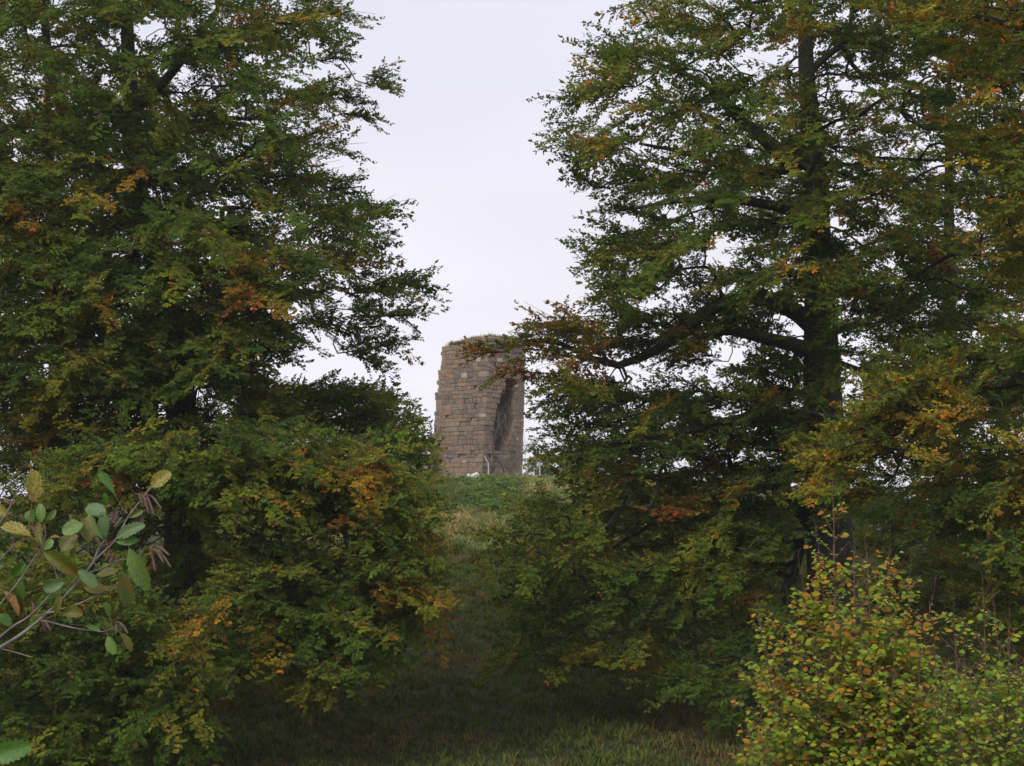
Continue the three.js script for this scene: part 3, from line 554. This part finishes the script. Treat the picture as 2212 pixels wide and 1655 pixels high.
// ---------------------------------------------------------------- saplings in front on the right
function sapling(spec) {
  const R = rng(spec.seed), b = at(spec.vx, 1500, spec.d); b.y = groundY(b.x, b.z) - 0.05;
  const t = thing(spec.name, b, spec.label, spec.category, spec.group);
  const LG = [0, 1, 2].map(k => tint(leafGeo(1, 0.66, 0.1 + k * 0.05, R, false), [1, 1, 1]));
  const lists = [], tipLeaves = [], stems = new MB();
  const addLeaf = (pos, dir, s, c, tip) => { const U = new THREE.Vector3((R() - .5) * 1.6, 0.8, (R() - .5) * 1.6 + 0.5); (tip ? tipLeaves : lists).push([basis(pos, dir, U, s), c]); };
  const hue = (top) => { const r = R() - top * top * spec.warmTop, v = 0.8 + R() * 0.45; const c = r < -0.04 ? [0.48, 0.21, 0.03] : r < 0.015 ? [0.50, 0.34, 0.03] : r < 0.3 ? [0.37, 0.42, 0.035] : r < 0.74 ? [0.23, 0.36, 0.035] : [0.13, 0.25, 0.035]; return C(c[0] * v, c[1] * v, c[2] * v); };
  function shoot(p0, dir, L, r, top, leafy) {
    const n = Math.max(4, Math.round(L / 0.12)), pts = [p0.clone()], d = dir.clone().normalize();
    for (let k = 1; k <= n; k++) { d.add(new THREE.Vector3((R() - .5) * .22, (R() - .45) * .12, (R() - .5) * .22)).normalize(); pts.push(pts[k - 1].clone().addScaledVector(d, L / n)); }
    stems.tube(pts, u => Math.max(0.0022, r * (1 - u * 0.85)), 5);
    const step = 0.032 / leafy, m = Math.floor(L / step);
    for (let k = 0; k < m; k++) {
      const u = (k + R()) / m; if (u < 0.12) continue; const i = Math.min(n - 1, Math.floor(u * n)), p = pts[i].clone().lerp(pts[i + 1], u * n - i), td = pts[i + 1].clone().sub(pts[i]).normalize();
      const side = new THREE.Vector3().crossVectors(td, new THREE.Vector3(R() - .5, 1, R() - .5)).normalize().multiplyScalar(k % 2 ? 1 : -1), ld = td.clone().multiplyScalar(0.5).add(side); ld.y -= 0.1 + R() * 0.3;
      if (fbm(p.x * 3.2, p.y * 3.2, p.z * 3.2) < -0.09 + R() * 0.08 && R() < 0.75) continue;
      const s = (0.026 + R() * 0.036) * (1.1 - 0.3 * u) * (spec.leaf || 1), tp = Math.min(1, top + u * 0.12);
      addLeaf(p.addScaledVector(side, 0.01), ld, s, hue(tp), top > 0.55 && u > 0.55 && tipLeaves.length < 280);
    }
    return pts;
  }
  for (const [vx, vy, dd, r, foot] of spec.stems) { // main stems, by where their tips stand
    const tip = at(vx, vy, spec.d + dd), root = b.clone().add(new THREE.Vector3((foot || 0), 0, dd * 0.3 * -1)); root.y = groundY(root.x, root.z) - 0.05;
    const mid = root.clone().lerp(tip, 0.5).add(new THREE.Vector3((R() - .5) * 0.15, 0, (R() - .5) * 0.15)), c = curve([root, mid, tip], 26), L = root.distanceTo(tip);
    stems.tube(c, u => r * (1 - u * 0.86) + 0.0016, 7);
    const nb = Math.round(L * spec.branches);
    for (let k = 0; k < nb; k++) {
      const u = 0.22 + 0.76 * (k + R()) / nb, i = Math.min(25, Math.floor(u * 26)), p = c[i].clone().lerp(c[i + 1], u * 26 - i), a = k * 2.4 + R(), rise = 0.35 + R() * 0.5 + u * 0.35;
      const len = (spec.spread * (1 - u) ** 0.75 + 0.12) * (0.7 + R() * 0.5);
      const pts = shoot(p, new THREE.Vector3(Math.cos(a), rise, Math.sin(a)), len, 0.006 * (1 - u) + 0.002, u, spec.leafy);
      if (len > 0.35) for (let j = 0; j < 3; j++) { const q = pts[Math.floor(pts.length * (0.35 + j * 0.2))]; shoot(q, new THREE.Vector3(Math.cos(a + (j % 2 ? 0.9 : -0.9)), rise * 0.8, Math.sin(a + (j % 2 ? 0.9 : -0.9))), len * 0.45, 0.0025, u, spec.leafy); }
    }
    { const e = c[26], up = c[26].clone().sub(c[22]).normalize(), k = 0.1 + R() * 0.2, a = e.clone().addScaledVector(up, k * 0.5).add(new THREE.Vector3((R() - .5) * .03, 0, 0)), z = e.clone().addScaledVector(up, k); stems.tube([e, a, z], u => 0.002 * (1 - u * 0.5), 4);
      for (let j = 0; j < 3; j++) { const q = e.clone().lerp(z, R()), d = new THREE.Vector3(R() - .5, 0.7, R() - .5).normalize(); stems.tube([q, q.clone().addScaledVector(d, 0.05 + R() * 0.06)], () => 0.0013, 4); } }
    // a few leaves on the leader itself
    for (let k = 0; k < 14; k++) { const u = 0.6 + R() * 0.4, i = Math.min(25, Math.floor(u * 26)), a = R() * 6.28; addLeaf(c[i].clone(), new THREE.Vector3(Math.cos(a), 0.4, Math.sin(a)), 0.03 + R() * 0.02, hue(1), tipLeaves.length < 295); }
  }
  stems.build('stems', spec.twig, t, 'stuff');
  { const inv = new THREE.Matrix4().makeTranslation(-b.x, -b.y, -b.z), P = [], N = [], K = [], I = [], v = new THREE.Vector3(), nm = new THREE.Matrix3(); let at0 = 0;
    lists.forEach(([m, c], k) => { const g = LG[k % 3], gp = g.attributes.position, gn = g.attributes.normal; m.premultiply(inv); nm.getNormalMatrix(m); for (let i = 0; i < gp.count; i++) { v.fromBufferAttribute(gp, i).applyMatrix4(m); P.push(v.x, v.y, v.z); v.fromBufferAttribute(gn, i).applyMatrix3(nm).normalize(); N.push(v.x, v.y, v.z); K.push(c.r, c.g, c.b); } for (const i of g.index.array) I.push(i + at0); at0 += gp.count; });
    const g = new THREE.BufferGeometry(); g.setAttribute('position', new THREE.Float32BufferAttribute(P, 3)); g.setAttribute('normal', new THREE.Float32BufferAttribute(N, 3)); g.setAttribute('color', new THREE.Float32BufferAttribute(K, 3)); g.setIndex(I); put('foliage', g, leafMat, t, 'stuff'); }
  const pal = [[0.48, 0.21, 0.03], [0.5, 0.34, 0.03], [0.37, 0.42, 0.035], [0.23, 0.36, 0.035], [0.13, 0.25, 0.035]].map(c => { const m = leafMat.clone(); m.color = C(...c); return m; });
  tipLeaves.forEach(([m, c], k) => { let bi = 0, bd = 9; pal.forEach((q, i) => { const e = Math.abs(q.color.r - c.r) + Math.abs(q.color.g - c.g); if (e < bd) { bd = e; bi = i; } }); const o = put('leaf', LG[k % 3], pal[bi], t); m.premultiply(new THREE.Matrix4().makeTranslation(-b.x, -b.y, -b.z)); o.applyMatrix4(m); });
  console.log(t.name, lists.length, tipLeaves.length);
}
sapling({ name: 'beech_sapling', seed: 7, vx: 1850, d: 12, label: 'young yellow-green beech sapling with orange leaves at its upright tips', category: 'sapling', twig: redTwig, warmTop: 0.36, branches: 15, spread: 0.68, leafy: 1.7, leaf: 1.28,
  stems: [[1800, 1085, 0, 0.016, 0.05], [1768, 1185, 0.1, 0.013, -0.05], [1872, 1190, -0.1, 0.012, 0.06], [1920, 1200, 0.15, 0.012, 0.1], [1965, 1245, 0.2, 0.012, 0.15], [1640, 1330, -0.1, 0.012, -0.2], [1690, 1480, -0.4, 0.012, -0.25], [1860, 1380, -0.5, 0.012, 0], [1990, 1380, -0.35, 0.012, 0.2], [1760, 1430, -0.3, 0.011, -0.1], [1735, 1260, 0.1, 0.01, -0.1], [1845, 1225, -0.1, 0.01, 0], [1895, 1290, -0.2, 0.01, 0.1], [2010, 1310, 0, 0.01, 0.2], [1655, 1400, 0.2, 0.01, -0.2], [1610, 1560, -0.3, 0.011, -0.4], [1930, 1450, -0.6, 0.01, 0.1], [1810, 1330, -0.3, 0.01, 0]] });
sapling({ name: 'twiggy_shrub', seed: 9, vx: 2150, d: 11.4, label: 'twiggy shrub with reddish stems beside the yellow-green sapling', category: 'shrub', twig: redTwig, warmTop: 0.08, branches: 12, spread: 0.7, leafy: 1.25, leaf: 1.15,
  stems: [[2125, 1290, 0, 0.012, 0], [2060, 1330, 0.1, 0.012, -0.1], [2180, 1370, 0, 0.012, 0.1], [2250, 1440, 0, 0.012, 0.2], [2020, 1430, -0.2, 0.012, -0.2], [2100, 1480, -0.4, 0.011, 0], [2200, 1500, -0.3, 0.011, 0.2], [2290, 1380, 0.1, 0.012, 0.3], [2080, 1390, 0.2, 0.01, -0.1], [2150, 1330, 0.3, 0.01, 0.05], [2215, 1400, -0.2, 0.01, 0.15], [2240, 1540, -0.5, 0.01, 0.2], [2060, 1540, -0.5, 0.01, -0.1]] });

// ---------------------------------------------------------------- the alder twigs close by on the left
{
  const R = rng(123), D = 3.2, q = (cx, cy, dd = 0) => at(cx * 0.4158, 966.8 + cy * 0.4158, D + dd), px = 0.4158 * D / FPX;
  const foot = at(-520, 1600, D + 0.1); foot.y = groundY(foot.x, foot.z) - 0.05;
  const t = thing('alder_shrub', foot, 'alder shrub with large rounded leaves and drooping catkins on bare grey twigs', 'shrub');
  const alderBark = new THREE.MeshStandardMaterial({ color: C(0.27, 0.235, 0.205), map: canvasNoise(128, (u, v) => { const n = 0.9 + 0.5 * ring(u, v, 5); return [n, n, n]; }), roughness: 0.75 });
  const stalk = new THREE.MeshStandardMaterial({ color: C(0.24, 0.12, 0.045), roughness: 0.8 }), catkinMat = new THREE.MeshStandardMaterial({ color: C(0.17, 0.095, 0.085), bumpMap: barkBump, bumpScale: 0.003, roughness: 0.8 });
  const stem = (pts, r0, r1, name = 'twig') => { const c = curve(pts, Math.max(8, pts.length * 5)); new MB().tube(c, u => r0 + (r1 - r0) * u, 8).build(name, alderBark, t); return c; };
  const elbow = q(-420, 1330);
  stem([foot, foot.clone().lerp(elbow, 0.5).add(new THREE.Vector3(-0.05, 0, 0.03)), elbow, q(-160, 1130), q(0, 1040)], 0.011, 0.0042, 'stem');
  const S = (a, r0, r1) => stem(a.map(p => q(p[0], p[1], p[2] || 0)), r0, r1);
  S([[0, 1040], [90, 985], [170, 925], [240, 865], [310, 800], [420, 680], [500, 580], [600, 480, 0.01], [660, 370, 0.02], [735, 270, 0.02], [785, 205, 0.02]], 0.0042, 0.0013);
  stem([foot.clone().lerp(elbow, 0.6), q(-320, 1180, 0.03), q(-120, 1060, 0.04), q(0, 985, 0.04)], 0.006, 0.003, 'stem');
  S([[0, 985, .04], [75, 925, .04], [140, 885, .04], [200, 830, .04], [265, 755, .05], [290, 720, .05]], 0.003, 0.0012);
  S([[420, 680], [480, 605, -.02], [515, 520, -.03], [545, 480, -.04]], 0.003, 0.0015);
  S([[185, 875], [240, 862, -.01], [300, 852, -.02]], 0.0016, 0.001);
  S([[240, 862, -.01], [400, 815, .0], [510, 765, .01], [640, 690, .02], [725, 650, .03]], 0.0022, 0.001);
  S([[210, 895], [290, 915], [370, 935], [450, 948], [545, 955], [600, 930]], 0.0022, 0.001);
  S([[0, 1045], [80, 1065], [170, 1092]], 0.0016, 0.0008);
  S([[315, 795], [300, 700, .01], [280, 615, .01]], 0.0015, 0.001);
  stem([q(-320, 1180, 0.03), q(-120, 930, 0), q(0, 815, -.03)], 0.004, 0.002, 'stem');
  S([[0, 815, -.03], [90, 705, -.03], [160, 600, -.03], [215, 525, -.03]], 0.002, 0.0011);
  stem([q(-200, 990, 0), q(-100, 720, 0), q(0, 585, 0)], 0.003, 0.002, 'stem');
  S([[0, 585], [45, 535], [85, 500], [160, 460]], 0.0019, 0.001); S([[0, 585], [-20, 430], [40, 330], [95, 215]], 0.0019, 0.0012);
  S([[440, 660], [540, 622], [600, 590], [690, 572], [760, 520]], 0.0018, 0.0009); S([[160, 460], [150, 400], [158, 325]], 0.001, 0.0007); S([[215, 525, -.03], [235, 450, -.03], [230, 395, -.03]], 0.001, 0.0007);
  // serrated leaf blade, base at the origin along +x
  function blade(seed, curl) {
    const r = rng(seed), N = 16, p = [], u = [], idx = [], asym = [0.75 + r() * 0.4, 0.75 + r() * 0.4], sway = (r() - 0.5) * 0.22, twist = (r() - 0.5) * 0.9;
    const pk = 0.42 + r() * 0.2, w = s => s < pk ? Math.pow(Math.sin(Math.PI / 2 * s / pk), 0.9) : Math.pow(Math.max(0, 1 - ((s - pk) / (1.02 - pk)) ** 2.2), 0.6);
    for (let k = 0; k <= N; k++) {
      const s = k / N, tooth = 1 + (k % 2 ? 0.10 : -0.08) + (r() - 0.5) * 0.14, hw = 0.5 * w(Math.min(0.99, s)) * tooth + (k === 0 ? 0 : 0.004), yy = -curl * s * s * 0.5;
      for (const [f, up] of [[-1, 0.2], [-0.5, 0.1], [0, 0], [0.5, 0.07], [1, 0.1]]) { p.push(s + (Math.abs(f) === 1 && k % 2 ? 0.012 : 0), yy + up * hw * 2 * (0.6 + curl) + (Math.abs(f) > 0 ? Math.sin(s * 26) * 0.008 * Math.abs(f) : 0), f * hw * asym[f < 0 ? 0 : 1] + sway * Math.sin(s * 2.6) * s); p[p.length - 2] += f * hw * twist * s; u.push(s, 0.5 + f * hw); }
    }
    for (let k = 0; k < N; k++) for (let j = 0; j < 4; j++) { const a = k * 5 + j, b = a + 5; idx.push(a, a + 1, b, a + 1, b + 1, b); }
    const g = new THREE.BufferGeometry(); g.setAttribute('position', new THREE.Float32BufferAttribute(p, 3)); g.setAttribute('uv', new THREE.Float32BufferAttribute(u, 2)); g.setIndex(idx); g.computeVertexNormals(); return g;
  }
  const blades = [0.25, 0.55, 0.95, 0.35, 0.3, 0.6, 0.9, 0.4, 0.2, 0.7, 0.8, 0.45].map((c, k) => blade(k + 1, c));
  const blotch = (seed, c0, c1, amount) => canvasNoise(128, (u, v) => { // green blade with veins and autumn blotches
    const side = Math.abs(v - 0.5), vein = Math.abs(((u - side * 0.7) * 7) % 1 + (((u - side * 0.7) * 7) % 1 < 0 ? 1 : 0) - 0.5), rib = side < 0.012 || vein > 0.46 ? 1.18 : 1;
    const n = smooth(0.08 - amount, 0.3 - amount, ring(u * 0.5, v * 0.5, 2.4, seed * 3.1)), f = (1 + ring(u, v, 7, seed) * 0.4) * rib * (ring(u, v, 4, seed + 9) > 0.26 ? 0.6 : 1);
    return [0, 1, 2].map(k => (c0[k] + (c1[k] - c0[k]) * n) * f);
  });
  const LM = {}; for (const [k, c0, c1, am] of [['grey', [.38, .50, .29], [.45, .52, .24], 0], ['pale', [.43, .56, .26], [.53, .57, .24], 0], ['green', [.30, .49, .14], [.42, .50, .12], 0], ['olive', [.40, .46, .10], [.50, .36, .10], 0.1], ['yellow', [.60, .57, .14], [.50, .42, .09], 0.12], ['tan', [.64, .48, .22], [.52, .36, .15], 0.1], ['mixed', [.34, .46, .18], [.54, .36, .14], 0.08]])
    LM[k] = new THREE.MeshPhysicalMaterial({ map: blotch(k.length * 5 + c0[0] * 10, c0, c1, am), roughness: 0.55, transmission: 0.3, thickness: 0, side: THREE.DoubleSide });
  // [base x, base y, tip x, tip y, width, tint, roll, blade, depth shift]
  const leaves = [[165, 285, 185, 116, 100, 'yellow', .5, 0], [215, 392, 204, 294, 55, 'pale', .3, 1], [232, 392, 292, 325, 42, 'pale', .6, 0], [200, 396, 292, 372, 30, 'yellow', .9, 1], [168, 392, 150, 328, 70, 'green', .2, 0], [162, 462, 12, 384, 95, 'yellow', .3, 1, -.02], [35, 362, -8, 300, 70, 'yellow', .4, 0],
    [218, 508, 184, 384, 46, 'olive', .6, 1, -.02], [312, 468, 244, 466, 44, 'tan', .8, 2], [224, 532, 272, 480, 52, 'pale', .2, 0, -.03], [222, 540, 396, 652, 100, 'olive', .35, 1, -.03], [318, 542, 392, 448, 95, 'olive', .4, 0], [432, 398, 322, 434, 90, 'pale', .25, 0, -.01], [456, 497, 448, 362, 96, 'olive', .25, 1],
    [548, 352, 448, 298, 88, 'grey', .2, 0], [550, 472, 530, 338, 70, 'grey', .4, 3], [540, 476, 443, 333, 44, 'pale', .8, 1, -.04], [597, 247, 522, 128, 58, 'green', .55, 0], [549, 306, 545, 240, 40, 'green', .2, 3], [783, 205, 884, 128, 84, 'yellow', .2, 0, .02], [600, 472, 744, 400, 76, 'grey', .3, 0, -.01], [598, 490, 714, 480, 62, 'green', .2, 3, -.02],
    [664, 366, 742, 330, 40, 'mixed', .5, 0], [670, 520, 768, 738, 96, 'pale', .3, 1, -.02], [630, 640, 668, 824, 104, 'mixed', .4, 3, -.02], [402, 634, 494, 722, 82, 'grey', .2, 0, -.03], [428, 722, 538, 742, 88, 'olive', .2, 0], [336, 700, 222, 724, 92, 'grey', .2, 0, -.01], [290, 868, 315, 778, 66, 'olive', .3, 0, -.02], [318, 862, 418, 850, 78, 'olive', .3, 1, -.02],
    [18, 748, 108, 842, 62, 'tan', .6, 2, -.02], [-10, 866, 54, 922, 60, 'green', .3, 0], [-22, 560, 22, 548, 40, 'pale', .2, 0], [-22, 614, 14, 612, 44, 'grey', .2, 0], [560, 978, 592, 1072, 66, 'pale', .3, 3], [620, 958, 690, 1054, 46, 'olive', .5, 1], [572, 880, 549, 804, 40, 'pale', .3, 0], [576, 872, 612, 800, 30, 'mixed', .5, 0],
    [498, 662, 606, 640, 70, 'olive', .4, 0, .03], [650, 580, 650, 644, 36, 'green', .2, 0], [-60, 1612, 156, 1556, 118, 'green', .25, 0, -.05], [132, 600, 56, 664, 70, 'green', .4, 0, .02], [122, 792, 110, 700, 50, 'green', .3, 0, .02], [372, 572, 386, 518, 44, 'olive', .4, 0, .02], [350, 870, 372, 912, 30, 'pale', .5, 0], [150, 470, 190, 540, 40, 'olive', .6, 2], [-30, 700, 40, 690, 60, 'olive', .4, 1, .03], [440, 925, 520, 950, 44, 'green', .5, 0]];
  const pet = new MB();
  for (const [bx, by, tx, ty, w, c, roll, bl, dz = 0] of leaves) {
    const A = q(bx, by, dz), B = q(tx, ty, dz + (R() - 0.5) * 0.04), dir = B.clone().sub(A), L = dir.length(); dir.normalize();
    const toCam = EYE.clone().sub(A).normalize(), up = toCam.clone().applyAxisAngle(dir, (R() < 0.5 ? 1 : -1) * (roll - 0.05)); up.addScaledVector(new THREE.Vector3(0, 1, 0), 0.35);
    const m = basis(A, dir, up, 1); m.scale(new THREE.Vector3(L, (L + w * px) / 2, w * px * 0.88));
    m.premultiply(new THREE.Matrix4().makeTranslation(-foot.x, -foot.y, -foot.z));
    const o = put('leaf', blades[bl + 4 * Math.floor(R() * 3)], LM[c], t); o.applyMatrix4(m);
    pet.tube([A.clone().addScaledVector(dir, 0.002), A.clone().addScaledVector(dir, -0.014).add(new THREE.Vector3(0, -0.002, 0)), A.clone().addScaledVector(dir, -0.032).add(new THREE.Vector3((R() - .5) * .012, -0.008, 0.004))], () => 0.0007, 5);
  }
  pet.tube([q(-60, 1612, -.05), q(-150, 1600, -.03), q(-420, 1330)], () => 0.0015, 6);
  pet.build('petioles', stalk, t, 'stuff');
  // catkins: [root x, y, tip x, y]
  const cats = [[720, 238, 790, 345], [735, 232, 800, 350], [725, 242, 770, 330], [745, 245, 838, 318], [700, 240, 742, 292], [590, 320, 552, 312], [600, 330, 575, 400], [610, 335, 590, 395], [625, 330, 600, 372], [640, 340, 660, 345], [735, 340, 740, 405], [770, 522, 880, 560], [775, 528, 888, 622], [778, 530, 850, 598], [772, 532, 806, 640], [770, 530, 830, 560], [600, 545, 572, 612], [592, 545, 595, 590], [585, 555, 548, 590], [595, 905, 664, 966], [600, 915, 640, 935], [598, 918, 606, 965], [205, 905, 232, 952], [212, 905, 262, 948], [220, 905, 250, 938], [150, 420, 182, 440], [110, 350, 112, 365], [20, 290, 68, 296], [0, 296, 40, 288], [230, 720, 268, 716], [235, 735, 262, 742], [160, 800, 175, 850], [60, 470, 72, 540], [470, 470, 520, 500], [480, 455, 500, 490]];
  for (const [ax, ay, bx, by] of cats) {
    const dd = (R() - 0.5) * 0.03, A = q(ax, ay, dd), B = q(bx, by, dd), L = A.distanceTo(B), m1 = A.clone().lerp(B, 0.4).add(new THREE.Vector3(0, 0.004 + L * 0.12, 0)), pts = curve([A, m1, B], 16);
    const k0 = 8, g = new MB(); g.tube(pts.slice(0, k0 + 1), () => 0.0008, 5);
    const c = new MB(), cm = c.tube(pts.slice(k0), u => 0.0030 * Math.pow(Math.sin(Math.PI * (0.06 + 0.88 * u)), 0.6) * (0.9 + R() * 0.2), 8).build('catkin', catkinMat, t); g.build('stalk', stalk, cm);
  }
}
renderer.render(scene, camera);
